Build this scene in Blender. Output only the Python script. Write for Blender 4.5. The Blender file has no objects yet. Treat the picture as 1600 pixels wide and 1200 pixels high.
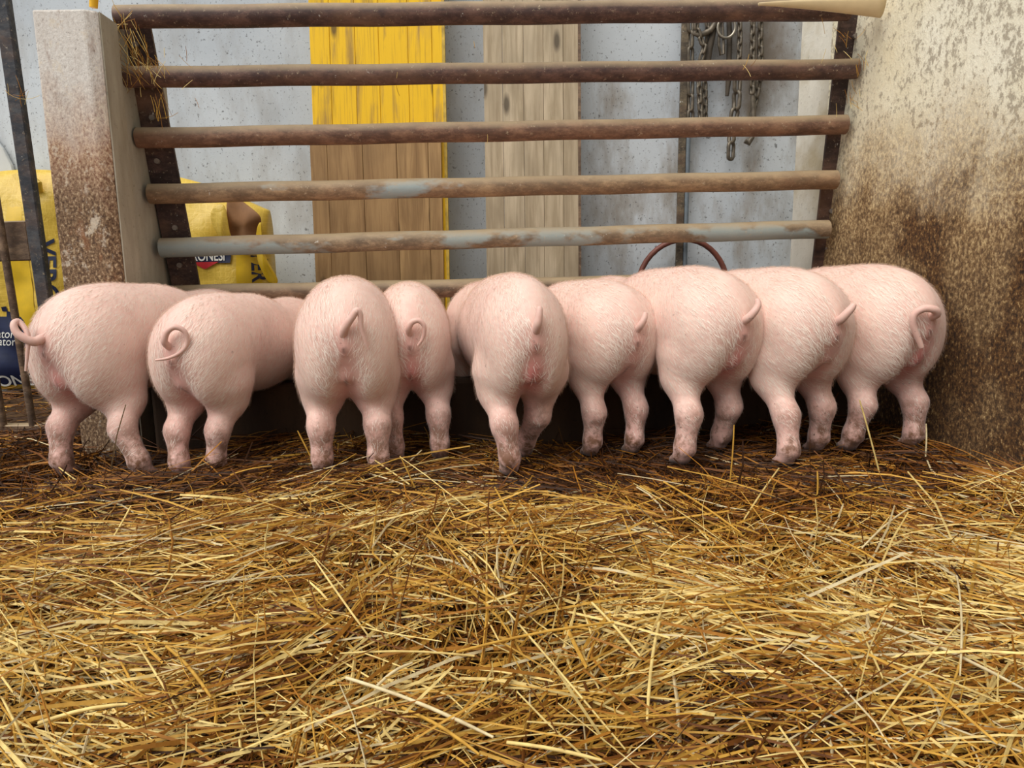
import bpy, math, random
import numpy as np
from mathutils import Matrix, Vector

# ---------------------------------------------------------------- camera
rng = np.random.default_rng(7)
random.seed(7)
SC = bpy.context.scene
COL = SC.collection
FPX, PITCH, ROLL, CH = 1202.0, math.radians(10.2), 0.012, 0.60
cam_data = bpy.data.cameras.new('camera')
cam_data.sensor_fit = 'HORIZONTAL'
cam_data.sensor_width = 36.0
cam_data.lens = 36.0 * FPX / 1600.0
cam_data.clip_start = 0.02
cam = bpy.data.objects.new('camera', cam_data)
COL.objects.link(cam)
_fwd = Vector((0, math.cos(PITCH), -math.sin(PITCH)))
_right = Vector((math.cos(ROLL), 0, 0)) - math.sin(ROLL) * Vector((0, math.sin(PITCH), math.cos(PITCH)))
_up = _right.cross(_fwd)
cam.matrix_world = Matrix(((_right.x, _up.x, -_fwd.x, 0), (_right.y, _up.y, -_fwd.y, 0),
                           (_right.z, _up.z, -_fwd.z, CH), (0, 0, 0, 1)))
SC.camera = cam

# ---------------------------------------------------------------- light and exposure
world = bpy.data.worlds.new('overcast_daylight')
SC.world = world
world.use_nodes = True
_bg = world.node_tree.nodes['Background']
_bg.inputs['Color'].default_value = (0.93, 0.97, 1.0, 1)
_bg.inputs['Strength'].default_value = 0.56
sun_data = bpy.data.lights.new('soft_daylight', 'SUN')
sun_data.energy = 3.1
sun_data.angle = math.radians(50)
sun_data.color = (1.0, 0.965, 0.90)
sun = bpy.data.objects.new('soft_daylight', sun_data)
COL.objects.link(sun)
sun.rotation_euler = Vector((0.42, 0.50, -0.86)).to_track_quat('-Z', 'Y').to_euler()
SC.view_settings.view_transform = 'Standard'
SC.view_settings.look = 'None'
SC.view_settings.gamma = 1.0
SC.view_settings.use_curve_mapping = False
SC.view_settings.exposure = 0.0


# ---------------------------------------------------------------- helpers
def ray(x, y):
    a, b = (x - 800) / FPX, (600 - y) / FPX
    return a * _right + b * _up + _fwd


def at(x, y, Y):                       # point seen at a photo position, at distance Y into the barn
    d = ray(x, y)
    return d * (Y / d.y) + Vector((0, 0, CH))


def gnd(x, y, z=0.0):                  # point of the floor seen at a photo position
    d = ray(x, y)
    return d * ((z - CH) / d.z) + Vector((0, 0, CH))


def tag(o, label=None, cat=None, group=None, kind=None):
    if label: o['label'] = label
    if cat: o['category'] = cat
    if group: o['group'] = group
    if kind: o['kind'] = kind
    return o


def link_mesh(name, me, m=None, parent=None):
    o = bpy.data.objects.new(name, me)
    COL.objects.link(o)
    if m is not None and not me.materials:
        me.materials.append(m)
    if parent is not None:
        o.parent = parent
    return o


def empty(name, loc=(0, 0, 0), rz=0.0):
    o = bpy.data.objects.new(name, None)
    COL.objects.link(o)
    o.location = loc
    o.rotation_euler = (0, 0, rz)
    o.empty_display_size = 0.05
    return o


class MB:
    def __init__(s):
        s.v, s.f, s.sm = [], [], []

    def add(s, vs, fs, smooth=False):
        k = len(s.v)
        s.v += [tuple(p) for p in vs]
        s.f += [tuple(i + k for i in q) for q in fs]
        s.sm += [smooth] * len(fs)
        return s

    def box(s, c, size, rot=None, bev=0.0):
        hx, hy, hz = size[0] / 2, size[1] / 2, size[2] / 2
        b = min(bev, hx * .9, hy * .9, hz * .9)
        c = Vector(c)
        if b <= 0:
            vs = [Vector((x, y, z)) for x in (-hx, hx) for y in (-hy, hy) for z in (-hz, hz)]
            fs = [(0, 1, 3, 2), (4, 6, 7, 5), (0, 4, 5, 1), (2, 3, 7, 6), (0, 2, 6, 4), (1, 5, 7, 3)]
        else:
            vs, idx = [], {}
            for sx in (-1, 1):
                for sy in (-1, 1):
                    for sz in (-1, 1):
                        for ax in range(3):
                            q = [sx * (hx - b), sy * (hy - b), sz * (hz - b)]
                            q[ax] += (sx, sy, sz)[ax] * b
                            idx[(sx, sy, sz, ax)] = len(vs)
                            vs.append(Vector(q))
            fs = []
            for ax in range(3):
                o1, o2 = [i for i in range(3) if i != ax]
                for sg in (-1, 1):
                    q = []
                    for (p1, p2) in ((-1, -1), (1, -1), (1, 1), (-1, 1)):
                        k = [0, 0, 0]; k[ax] = sg; k[o1] = p1; k[o2] = p2
                        q.append(idx[(*k, ax)])
                    fs.append(q)
                for p1 in (-1, 1):
                    for p2 in (-1, 1):
                        q = []
                        for sg, a2 in ((-1, o1), (1, o1), (1, o2), (-1, o2)):
                            k = [0, 0, 0]; k[ax] = sg; k[o1] = p1; k[o2] = p2
                            q.append(idx[(*k, a2)])
                        fs.append(q)
            for sx in (-1, 1):
                for sy in (-1, 1):
                    for sz in (-1, 1):
                        fs.append([idx[(sx, sy, sz, a)] for a in range(3)])
        if rot is not None:
            vs = [rot @ p for p in vs]
        return s.add([p + c for p in vs], fs)

    def tube(s, pts, r, sides=12, caps=True, closed=False, smooth=True):
        pts = [Vector(p) for p in pts]
        n = len(pts)
        rs = r if isinstance(r, (list, tuple)) else [r] * n
        ref = None
        vs, fs = [], []
        for i, p in enumerate(pts):
            if closed:
                t = (pts[(i + 1) % n] - pts[i - 1]).normalized()
            else:
                t = (pts[min(i + 1, n - 1)] - pts[max(i - 1, 0)]).normalized()
            if ref is None:
                ref = Vector((0, 0, 1)) if abs(t.z) < .9 else Vector((0, 1, 0))
            a = (ref - t * ref.dot(t)).normalized()
            b = t.cross(a)
            ref = a
            for k in range(sides):
                w = 2 * math.pi * k / sides
                vs.append(p + (a * math.cos(w) + b * math.sin(w)) * rs[i])
        m = n if closed else n - 1
        for i in range(m):
            for k in range(sides):
                j, q = (i + 1) % n, (k + 1) % sides
                fs.append((i * sides + k, i * sides + q, j * sides + q, j * sides + k))
        s.add(vs, fs, smooth)
        if caps and not closed:
            s.add(vs[:sides], [tuple(range(sides))[::-1]])
            s.add(vs[-sides:], [tuple(range(sides))])
        return s

    def prism(s, poly, d):             # poly: list of Vector in order, d: extrusion vector
        n = len(poly)
        poly = [Vector(p) for p in poly]
        d = Vector(d)
        vs = poly + [p + d for p in poly]
        fs = [tuple(range(n))[::-1], tuple(range(n, 2 * n))]
        fs += [(i, (i + 1) % n, n + (i + 1) % n, n + i) for i in range(n)]
        return s.add(vs, fs)

    def mesh(s, name):
        me = bpy.data.meshes.new(name)
        me.from_pydata(s.v, [], s.f)
        me.polygons.foreach_set('use_smooth', s.sm)
        me.update()
        import bmesh
        bm = bmesh.new(); bm.from_mesh(me)
        bmesh.ops.recalc_face_normals(bm, faces=bm.faces)
        bm.to_mesh(me); bm.free()
        return me

    def build(s, name, m=None, parent=None):
        return link_mesh(name, s.mesh(name), m, parent)


def np_mesh(name, V, F, smooth=True):
    V = np.ascontiguousarray(V, np.float32); F = np.ascontiguousarray(F, np.int32)
    me = bpy.data.meshes.new(name)
    k = F.shape[1]
    me.vertices.add(len(V)); me.vertices.foreach_set('co', V.ravel())
    me.loops.add(F.size); me.loops.foreach_set('vertex_index', F.ravel())
    me.polygons.add(len(F))
    me.polygons.foreach_set('loop_start', np.arange(0, F.size, k, dtype=np.int32))
    me.polygons.foreach_set('use_smooth', np.full(len(F), smooth))
    me.update(calc_edges=True)
    return me


def set_col(me, name, C):
    a = me.color_attributes.new(name, 'FLOAT_COLOR', 'POINT')
    C4 = np.ones((len(C), 4), np.float32); C4[:, :3] = C
    a.data.foreach_set('color', C4.ravel())


def bevel(o, w=0.004, seg=2):
    b = o.modifiers.new('bevel', 'BEVEL'); b.width = w; b.segments = seg; b.limit_method = 'ANGLE'
    return o


# ---------------------------------------------------------------- materials
def lin(r, g, b):
    f = lambda c: (c / 255 / 12.92) if c / 255 <= .04045 else ((c / 255 + .055) / 1.055) ** 2.4
    return (f(r), f(g), f(b), 1)


class Mat:
    def __init__(s, name, rough=0.8, **kw):
        s.m = bpy.data.materials.new(name); s.m.use_nodes = True
        s.t = s.m.node_tree; s.b = s.t.nodes['Principled BSDF']
        s.b.inputs['Roughness'].default_value = rough
        for k, v in kw.items():
            s.b.inputs[k.replace('_', ' ')].default_value = v
        s._c = None

    def n(s, typ, props=None, **inp):
        n = s.t.nodes.new('ShaderNode' + typ)
        for k, v in (props or {}).items(): setattr(n, k, v)
        for k, v in inp.items():
            key = int(k[1:]) if k[0] == '_' and k[1:].isdigit() else k.replace('_', ' ')
            if isinstance(v, bpy.types.NodeSocket): s.t.links.new(v, n.inputs[key])
            else: n.inputs[key].default_value = v
        return n

    def co(s, scale=(1, 1, 1), gen='Object'):
        if s._c is None: s._c = s.n('TexCoord')
        mp = s.n('Mapping', Vector=s._c.outputs[gen], Scale=scale)
        return mp.outputs[0]

    def noise(s, scale, detail=4, rough=.55, stretch=(1, 1, 1), dist=0.0):
        return s.n('TexNoise', Vector=s.co(stretch), Scale=scale, Detail=detail, Roughness=rough, Distortion=dist).outputs['Fac']

    def ramp(s, fac, stops, interp='LINEAR'):
        r = s.n('ValToRGB', Fac=fac); cr = r.color_ramp; cr.interpolation = interp
        while len(cr.elements) < len(stops): cr.elements.new(.5)
        for e, (p, c) in zip(cr.elements, stops):
            e.position = p
            e.color = c if isinstance(c, tuple) else (c, c, c, 1)
        return r.outputs['Color']

    def mix(s, fac, a, b, mode='MIX'):
        n = s.n('Mix', {'data_type': 'RGBA', 'blend_type': mode})
        for k, v in ((0, fac), (6, a), (7, b)):
            if isinstance(v, bpy.types.NodeSocket): s.t.links.new(v, n.inputs[k])
            else: n.inputs[k].default_value = v
        return n.outputs[2]

    def math(s, op, a, b=0.0, clamp=False):
        n = s.n('Math', {'operation': op, 'use_clamp': clamp})
        for k, v in ((0, a), (1, b)):
            if isinstance(v, bpy.types.NodeSocket): s.t.links.new(v, n.inputs[k])
            else: n.inputs[k].default_value = v
        return n.outputs[0]

    def xyz(s):
        if s._c is None: s._c = s.n('TexCoord')
        return s.n('SeparateXYZ', Vector=s._c.outputs['Object']).outputs

    def out(s, col, bump=None, strength=.4, dist=.004, rough=None):
        if isinstance(col, bpy.types.NodeSocket): s.t.links.new(col, s.b.inputs['Base Color'])
        else: s.b.inputs['Base Color'].default_value = col
        if bump is not None:
            bn = s.n('Bump', Strength=strength, Distance=dist, Height=bump)
            s.t.links.new(bn.outputs[0], s.b.inputs['Normal'])
        if rough is not None: s.t.links.new(rough, s.b.inputs['Roughness'])
        return s.m


def plain(name, col, rough=.7, spread=.12, scale=30, **kw):
    M = Mat(name, rough, **kw)
    f = M.noise(scale, 5)
    d = tuple(c * (1 - spread * 2) for c in col[:3]) + (1,)
    l = tuple(min(1, c * (1 + spread)) for c in col[:3]) + (1,)
    return M.out(M.ramp(f, [(.3, d), (.7, l)]), f, .25, .002)


STAIN = (at(1188, 90, 3.6).x, at(1188, 90, 3.6).z)


def mat_backwall():
    M = Mat('blue_grey_plaster', .85)
    f = M.noise(1.6, 4)
    c = M.ramp(f, [(.3, lin(184, 191, 198)), (.7, lin(216, 222, 227))])
    st = M.noise(5, 6, .65, (1, 1, .35))
    xs = M.xyz()
    right = M.ramp(M.math('MULTIPLY_ADD', xs[0], .9), [(.5, 0.0), (1.0, 1.0)])
    c = M.mix(M.math('MULTIPLY', M.ramp(st, [(.48, 0.0), (.72, 1.0)]), M.math('MULTIPLY_ADD', right, .55), True), c, lin(140, 128, 112))
    sp = M.noise(95, 3, .7, (1, 1, .7))
    c = M.mix(M.ramp(sp, [(.61, 0.0), (.67, .75)]), c, lin(88, 88, 92))
    sp2 = M.noise(26, 5, .7)
    c = M.mix(M.ramp(sp2, [(.63, 0.0), (.69, .8)]), c, lin(70, 64, 60))
    dx = M.math('SUBTRACT', xs[0], STAIN[0]); dz = M.math('SUBTRACT', xs[2], STAIN[1])
    rr = M.math('SQRT', M.math('ADD', M.math('MULTIPLY', dx, dx), M.math('MULTIPLY', M.math('MULTIPLY', dz, dz), .45)))
    rr = M.math('ADD', rr, M.math('MULTIPLY', M.math('SUBTRACT', M.noise(9, 5), .5), .35))
    c = M.mix(M.ramp(rr, [(.04, .75), (.26, 0.0)]), c, lin(112, 94, 74))
    h = M.noise(120, 4)
    return M.out(c, h, .3, .002)


def mat_rightwall():
    M = Mat('whitewashed_soiled_concrete', .9)
    xs = M.xyz()
    big = M.noise(1.7, 5, .6)
    med = M.noise(6, 5, .65, (1, 1, .6))
    fine = M.noise(110, 5, .75, (1, 1, .7))
    flake = M.noise(60, 6, .75, (1, 1, .7))
    # whitewash with bare grey flakes
    cream = M.ramp(M.noise(3, 4), [(.3, lin(232, 220, 186)), (.7, lin(250, 245, 224))])
    grey = lin(162, 150, 130)
    peel = M.math('ADD', flake, M.math('MULTIPLY', M.math('SUBTRACT', med, .5), .35))
    c = M.mix(M.ramp(peel, [(.51, 0.0), (.60, .8)]), cream, grey)
    # the smeared dirt of the pigs, up to about shoulder height on the wall
    lvl = M.math('ADD', xs[2], M.math('MULTIPLY', M.math('SUBTRACT', big, .5), .75))
    lvl = M.math('ADD', lvl, M.math('MULTIPLY', M.math('SUBTRACT', med, .5), .30))
    tan = M.ramp(fine, [(.42, lin(112, 78, 42)), (.50, lin(166, 130, 82)), (.60, lin(222, 196, 146))])
    dark = M.ramp(fine, [(.40, lin(46, 28, 12)), (.53, lin(96, 64, 32)), (.60, lin(128, 92, 50)), (.68, lin(206, 176, 124))])
    c = M.mix(M.ramp(lvl, [(.70, .92), (1.02, 0.0)]), c, tan)
    blot = M.ramp(M.noise(3.1, 5, .62), [(.40, 0.0), (.56, 1.0)])
    low = M.ramp(lvl, [(.62, 1.0), (.84, 0.0)])
    c = M.mix(M.math('MULTIPLY', low, M.math('MULTIPLY_ADD', blot, .85, ), True), c, dark)
    c = M.mix(M.ramp(xs[2], [(.05, .75), (.5, .25), (.62, 0.0)]), c, dark)
    h = M.math('ADD', fine, M.math('MULTIPLY', flake, .8))
    return M.out(c, h, .55, .006)


def mat_pillar():
    M = Mat('soiled_pillar_concrete', .9)
    xs = M.xyz()
    med = M.noise(7, 6, .65, (1, 1, .55)); fine = M.noise(130, 4, .75, (1, 1, .7)); big = M.noise(2.2, 4)
    white = M.ramp(fine, [(.30, lin(128, 116, 106)), (.40, lin(208, 200, 192)), (.7, lin(234, 228, 220))])
    white = M.mix(M.ramp(med, [(.5, 0.0), (.7, .45)]), white, lin(178, 160, 146))
    rust = M.ramp(fine, [(.40, lin(138, 84, 50)), (.60, lin(208, 174, 140))])
    brown = M.ramp(fine, [(.40, lin(70, 50, 36)), (.55, lin(130, 102, 74)), (.66, lin(200, 178, 146))])
    lvl = M.math('ADD', xs[2], M.math('MULTIPLY', M.math('SUBTRACT', med, .5), .5))
    c = M.mix(M.ramp(M.math('SUBTRACT', lvl, .3), [(.58, .9), (.78, 0.0)]), white, rust)
    c = M.mix(M.ramp(M.math('SUBTRACT', lvl, .3), [(.42, .95), (.62, 0.0)]), c, brown)
    c = M.mix(M.ramp(M.noise(16, 6, .75, (1, 1, .8)), [(.55, 0.0), (.61, .65)]), c, lin(220, 206, 186))
    c = M.mix(M.ramp(M.noise(11, 6, .7, (1, 1, .5)), [(.54, 0.0), (.64, .55)]), c, M.ramp(big, [(.4, lin(150, 92, 56)), (.6, lin(92, 70, 52))]))
    return M.out(c, M.math('ADD', fine, med), .5, .005)


def mat_concrete(name, a, b, dirty=None):
    M = Mat(name, .9)
    f = M.noise(5, 6, .65, (1, 1, .3)); g = M.noise(60, 4, .7)
    c = M.ramp(f, [(.32, a), (.68, b)])
    c = M.mix(M.ramp(g, [(.60, 0.0), (.72, .5)]), c, tuple(q * .45 for q in a[:3]) + (1,))
    if dirty: c = M.mix(M.ramp(M.noise(3, 5), [(.48, 0.0), (.62, .7)]), c, dirty)
    return M.out(c, g, .4, .004)


def mat_rail(name, base, worn, patch=None, patch_amt=.62):
    M = Mat(name, .62)
    f = M.noise(24, 7, .78, (.45, 1, 1)); g = M.noise(70, 5, .75)
    c = M.ramp(f, [(.36, tuple(q * .7 for q in base[:3]) + (1,)), (.47, base), (.62, worn)])
    c = M.mix(M.ramp(M.noise(5, 5, .7, (.6, 1, 1)), [(.50, 0.0), (.68, .42)]), c, lin(146, 108, 80))
    if patch: c = M.mix(M.ramp(M.noise(4.5, 5, .6, (.5, 1, 1)), [(patch_amt, 0.0), (patch_amt + .05, .85)]), c, patch)
    c = M.mix(M.ramp(g, [(.60, 0.0), (.70, .8)]), c, lin(178, 158, 130))
    c = M.mix(M.ramp(M.noise(30, 5, .75), [(.66, 0.0), (.70, .9)]), c, lin(206, 202, 192))
    nz = M.n('SeparateXYZ', Vector=M.n('NewGeometry').outputs['Normal']).outputs[2]   # dust settles on top
    dust = M.math('MULTIPLY', M.ramp(nz, [(.10, 0.0), (.80, .9)]), M.ramp(M.noise(9, 4), [(.25, .55), (.6, 1.0)]))
    c = M.mix(dust, c, lin(172, 150, 118))
    return M.out(c, g, .35, .003)


def mat_wood(name, a, b, grain, paint=None):
    M = Mat(name, .7)
    oi = M.n('ObjectInfo').outputs['Random']
    sh = M.n('CombineXYZ', X=M.math('MULTIPLY', oi, 13.0), Z=M.math('MULTIPLY', oi, 7.0)).outputs[0]
    if M._c is None: M._c = M.n('TexCoord')
    co = M.n('VectorMath', {'operation': 'ADD'}, _0=M._c.outputs['Object'], _1=sh).outputs[0]
    mp = lambda sc: M.n('Mapping', Vector=co, Scale=sc).outputs[0]
    f = M.n('TexNoise', Vector=mp((9, 9, .8)), Scale=3.0, Detail=5, Roughness=.6, Distortion=.6).outputs['Fac']
    g = M.n('TexNoise', Vector=mp((60, 60, 1.6)), Scale=2.0, Detail=4, Roughness=.6).outputs['Fac']
    blotch = M.n('TexNoise', Vector=mp((3, 3, 2)), Scale=1.6, Detail=4).outputs['Fac']
    c = M.ramp(f, [(.38, a), (.62, b)])
    c = M.mix(M.math('MULTIPLY', oi, .45), c, grain)
    c = M.mix(M.ramp(blotch, [(.45, 0.0), (.62, .4)]), c, tuple(q * .62 for q in a[:3]) + (1,))
    if paint:
        c = M.mix(M.ramp(M.math('ADD', M.math('MULTIPLY', f, .6), M.math('MULTIPLY', blotch, .4)), [(.38, .15), (.50, .95)]), c, paint)
    c = M.mix(M.ramp(g, [(.54, 0.0), (.72, .5)]), c, grain)
    sx_ = M.n('SeparateXYZ', Vector=mp((7.5, 1, 2.6))).outputs
    kn = M.n('TexVoronoi', {'voronoi_dimensions': '2D'}, Vector=M.n('CombineXYZ', X=sx_[0], Y=sx_[2]).outputs[0], Scale=1.0, Randomness=1.0)
    kd = M.ramp(kn.outputs['Distance'], [(.06, 1.0), (.14, 0.0)])
    kr = M.ramp(M.n('SeparateColor', Color=kn.outputs['Color']).outputs[0], [(.68, 0.0), (.72, .85)])
    c = M.mix(M.math('MULTIPLY', kd, kr), c, tuple(q * .3 for q in grain[:3]) + (1,))
    return M.out(c, g, .3, .002)


def mat_paper(name, a, b):
    M = Mat(name, .42)
    v = M.n('TexVoronoi', {'feature': 'DISTANCE_TO_EDGE'}, Vector=M.co((1, .01, 1.3)), Scale=42.0, Randomness=.25)
    c = M.ramp(M.noise(9, 4), [(.3, a), (.7, b)])
    c = M.mix(M.ramp(v.outputs['Distance'], [(.02, .35), (.06, 0.0)]), c, tuple(min(1, q * 1.25 + .04) for q in b[:3]) + (1,))
    return M.out(c, M.noise(14, 5, .6, dist=.8), .5, .012)


def mat_skin():
    M = Mat('pig_skin', .55)
    M.b.inputs['Subsurface Weight'].default_value = .12
    M.b.inputs['Subsurface Radius'].default_value = (.016, .006, .004)
    M.b.inputs['Sheen Weight'].default_value = .25
    M.b.inputs['Sheen Roughness'].default_value = .5
    at_ = M.n('Attribute', {'attribute_name': 'tone'}).outputs['Color']
    sp = M.n('SeparateColor', Color=at_).outputs
    f = M.noise(7, 4); g = M.noise(60, 4, .65)
    c = M.ramp(f, [(.32, lin(224, 180, 167)), (.68, lin(238, 203, 189))])
    c = M.mix(M.ramp(g, [(.35, 0.0), (.75, .30)]), c, lin(249, 231, 216))
    c = M.mix(M.math('MULTIPLY', sp[0], M.ramp(f, [(.2, .75), (.7, 1.0)]), True), c, lin(206, 118, 114))
    dn = M.noise(24, 5, .7)
    dirt = M.math('MULTIPLY', sp[1], M.ramp(dn, [(.42, 0.0), (.58, 1.0)]), True)
    c = M.mix(dirt, c, lin(124, 84, 58))
    sp3 = M.noise(85, 3, .6)
    c = M.mix(M.math('MULTIPLY', M.ramp(sp3, [(.68, 0.0), (.71, .8)]), M.math('MULTIPLY_ADD', sp[1], .8, ), True), c, lin(96, 56, 44))
    c = M.mix(sp[2], c, lin(72, 46, 34))
    return M.out(c, g, .2, .002)


def mat_straw():
    M = Mat('straw', .55, Specular_IOR_Level=.2)
    a = M.n('Attribute', {'attribute_name': 'col'}).outputs['Color']
    f = M.noise(60, 3)
    c = M.mix(M.ramp(f, [(.35, .35), (.65, 0.0)]), a, M.mix(1.0, a, lin(150, 110, 60), 'MULTIPLY'))
    return M.out(c)


def mat_floor():
    M = Mat('trodden_litter', .95)
    f = M.noise(14, 6, .7)
    g = M.n('TexNoise', Vector=M.co((8, 60, 1)), Scale=4.0, Detail=4).outputs['Fac']
    c = M.ramp(f, [(.3, lin(42, 26, 10)), (.7, lin(88, 58, 22))])
    c = M.mix(M.ramp(g, [(.6, 0.0), (.7, .5)]), c, lin(130, 92, 40))
    return M.out(c, f, .6, .01)


MAT = {
    'back': mat_backwall(), 'right': mat_rightwall(), 'pillar': mat_pillar(), 'floor': mat_floor(),
    'pillar_side': mat_concrete('grey_concrete', lin(136, 126, 108), lin(184, 176, 158)),
    'pier': mat_concrete('white_painted_pier', lin(206, 200, 184), lin(234, 230, 218), lin(176, 158, 118)),
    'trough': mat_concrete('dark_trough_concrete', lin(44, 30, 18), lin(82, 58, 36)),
    'rail': mat_rail('brown_painted_pipe', lin(72, 48, 42), lin(108, 78, 66)),
    'rail_mid': mat_rail('rusty_brown_pipe', lin(98, 68, 52), lin(142, 106, 82)),
    'rail_pale': mat_rail('rusty_galvanised_pipe', lin(124, 98, 72), lin(164, 134, 100), lin(150, 166, 168), .54),
    'rail_galv': mat_rail('galvanised_pipe', lin(118, 98, 76), lin(160, 136, 106), lin(146, 158, 156), .47),
    'post': mat_rail('brown_gate_post', lin(58, 40, 36), lin(92, 68, 60)),
    'dark_iron': mat_rail('dark_iron', lin(52, 54, 60), lin(84, 84, 86)),
    'rusty_iron': mat_rail('rusty_iron', lin(92, 72, 56), lin(140, 114, 90)),
    'grey_pipe': plain('grey_blue_pipe', lin(112, 122, 130), .5),
    'chain': plain('old_chain_steel', lin(118, 108, 94), .5, .3, 40, Metallic=.35),
    'strip': mat_rail('dull_brown_strip', lin(74, 64, 52), lin(118, 104, 82)),
    'ring': plain('bright_ring_steel', lin(170, 162, 148), .35, .15, 40, Metallic=.7),
    'leather': plain('dark_leather', lin(80, 70, 58), .75, .2),
    'yellow_wood': mat_wood('yellow_formwork', lin(176, 140, 70), lin(206, 160, 60), lin(120, 84, 36), lin(244, 194, 10)),
    'yellow_edge': plain('yellow_edge_paint', lin(206, 172, 70), .6, .2),
    'brown_wood': mat_wood('brown_formwork', lin(146, 112, 70), lin(180, 144, 96), lin(110, 76, 42)),
    'pale_wood': mat_wood('pale_formwork', lin(168, 150, 122), lin(202, 184, 156), lin(132, 112, 86)),
    'bag': mat_paper('yellow_paper', lin(204, 168, 52), lin(226, 192, 80)),
    'bag_plain': plain('plain_yellow_paper', lin(222, 182, 28), .4, .1, 12),
    'navy': plain('navy_print', lin(22, 32, 66), .45, .1),
    'red': plain('red_print', lin(188, 40, 48), .45, .1),
    'white': plain('white_print', lin(232, 232, 226), .5, .04),
    'kraft': plain('brown_kraft_paper', lin(150, 106, 66), .7, .15, 14),
    'skin': mat_skin(), 'straw': mat_straw(),
    'hair': plain('pale_bristle', lin(250, 240, 228), .5, .03),
    'hose': plain('red_brown_hose', lin(124, 72, 60), .5, .15),
    'tan_plastic': plain('tan_plastic', lin(214, 190, 148), .4, .08, 10),
    'yellow_plastic': plain('yellow_plastic', lin(236, 180, 24), .4, .08),
    'bolt': plain('worn_bolt', lin(132, 122, 112), .5, .2),
    'sheet': plain('white_plastic', lin(214, 218, 220), .4, .06, 8),
}

# ---------------------------------------------------------------- the setting
PY = 0.075                                     # the pen runs slightly away to the right


def bed(x, y):                                 # height of the straw bed
    return (.010 * np.sin(3.1 * x + 1.7 * y) + .009 * np.sin(5.3 * x - 4.1 * y + 1.0) + .007 * np.sin(9.7 * x + 8.3 * y + 2.0)
            + .006 * np.sin(15.0 * x - 13.0 * y) - .004)


gx, gy = np.meshgrid(np.linspace(-4.6, 4.6, 185), np.linspace(-1.2, 4.2, 109), indexing='ij')
gv = np.stack([gx.ravel(), gy.ravel(), bed(gx, gy).ravel() - .034], 1)
ii = np.arange(185 * 109).reshape(185, 109)
gf = np.stack([ii[:-1, :-1], ii[1:, :-1], ii[1:, 1:], ii[:-1, 1:]], -1).reshape(-1, 4)
tag(link_mesh('floor', np_mesh('floor', gv, gf), MAT['floor']), kind='structure')

m = MB().box((0, 3.72, 1.2), (9.2, .2, 2.6))
tag(m.build('wall_back', MAT['back']), kind='structure')

# right wall: a thick masonry wall from the gate towards the viewer
W0 = Vector((1.178, 2.69, 0))
WD = Vector((1.268 - 1.178, 2.26 - 2.69, 0)).normalized()
W1 = W0 + WD * 3.9
wn = Vector((-WD.y, WD.x, 0))
if wn.x < 0: wn = -wn
Wb = W0 - WD * .19
poly = [Wb, W1, W1 + wn * .3, Wb + wn * .3]
tag(MB().prism([p + Vector((0, 0, -.06)) for p in poly], (0, 0, 2.3)).build('wall_right', MAT['right']), kind='structure')


def wall_x(y): return W0.x + (y - W0.y) * WD.x / WD.y


# ---------------------------------------------------------------- left pillar
pz = at(100, 14, 2.31).z
pl, pr = at(49, 14, 2.31).x, at(146, 14, 2.31).x
pil = empty('concrete_pillar', ((pl + pr) / 2, 2.31, 0))
tag(pil, 'tall concrete pillar, white above and stained rusty brown below, at the gate', 'pillar')
o = Vector(pil.location)
ax = Vector((-PY, 1, 0))
A, B = Vector((pl, 2.31, -.05)) - o, Vector((pr, 2.31, -.05)) - o
ch = Vector((.02, -.0, 0))
pol = [A, B - Vector((.028, 0, 0)), B + Vector((0, .022, 0)), B + ax * .145, A + ax * .145]
bevel(MB().prism(pol, (0, 0, pz + .05)).build('front_block', MAT['pillar'], pil), .006)
side = MB().prism([B + Vector((.0, .026, 0)), B + Vector((.004, .026, 0)), B + ax * .145 + Vector((.004, 0, 0)), B + ax * .145], (0, 0, pz + .048))
side.build('render_coat', MAT['pillar_side'], pil)
R0 = at(190, 30, 2.46)
b0 = B + ax * .15
rear = [Vector((b0.x - .03, b0.y, 0)), Vector((b0.x - .03, b0.y + .40, 0)), Vector((b0.x - .03, b0.y + .40, 1.16)), Vector((b0.x - .03, b0.y + .36, 1.23)), Vector((b0.x - .03, b0.y + .16, pz + .02)), Vector((b0.x - .03, b0.y, pz + .02))]
bevel(MB().prism(rear, (-.16, 0, 0)).build('rear_block', MAT['pillar_side'], pil), .012)

o = MB().tube([at(146, 12, 2.335), at(147, -8, 2.335), at(150, -24, 2.33), at(156, -38, 2.33)], [.011, .012, .011, .009]).build('handle', MAT['yellow_plastic'])
tag(o, 'bright yellow plastic handle end standing on top of the concrete pillar', 'handle')

# white painted wall running on behind the right end of the gate to the back wall
q0 = W0 - WD * .19
q1 = W0 - WD * .38
zz = Vector((0, 0, -.06))
o = MB().prism([q0 + zz, q1 + zz, q1 + Vector((.28, 0, -.06)), Vector((1.44, 3.68, -.06)), Vector((1.74, 3.68, -.06)), q0 + wn * .3 + zz], (0, 0, 2.3)).build('wall_side', MAT['pier'])
tag(o, kind='structure')

# ---------------------------------------------------------------- feed trough
tr = empty('feed_trough', (0, 2.45, 0), math.atan(PY))
tag(tr, 'long dark concrete feed trough the pigs lean into', 'trough')
XL, XR = -1.12, 1.20
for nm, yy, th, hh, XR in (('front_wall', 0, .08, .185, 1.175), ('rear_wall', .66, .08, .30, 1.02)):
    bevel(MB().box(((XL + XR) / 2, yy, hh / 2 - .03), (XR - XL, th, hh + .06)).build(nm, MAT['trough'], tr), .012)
MB().box(((XL + XR) / 2, .33, -.03), (XR - XL, .60, .06)).build('trough_floor', MAT['trough'], tr)

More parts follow.
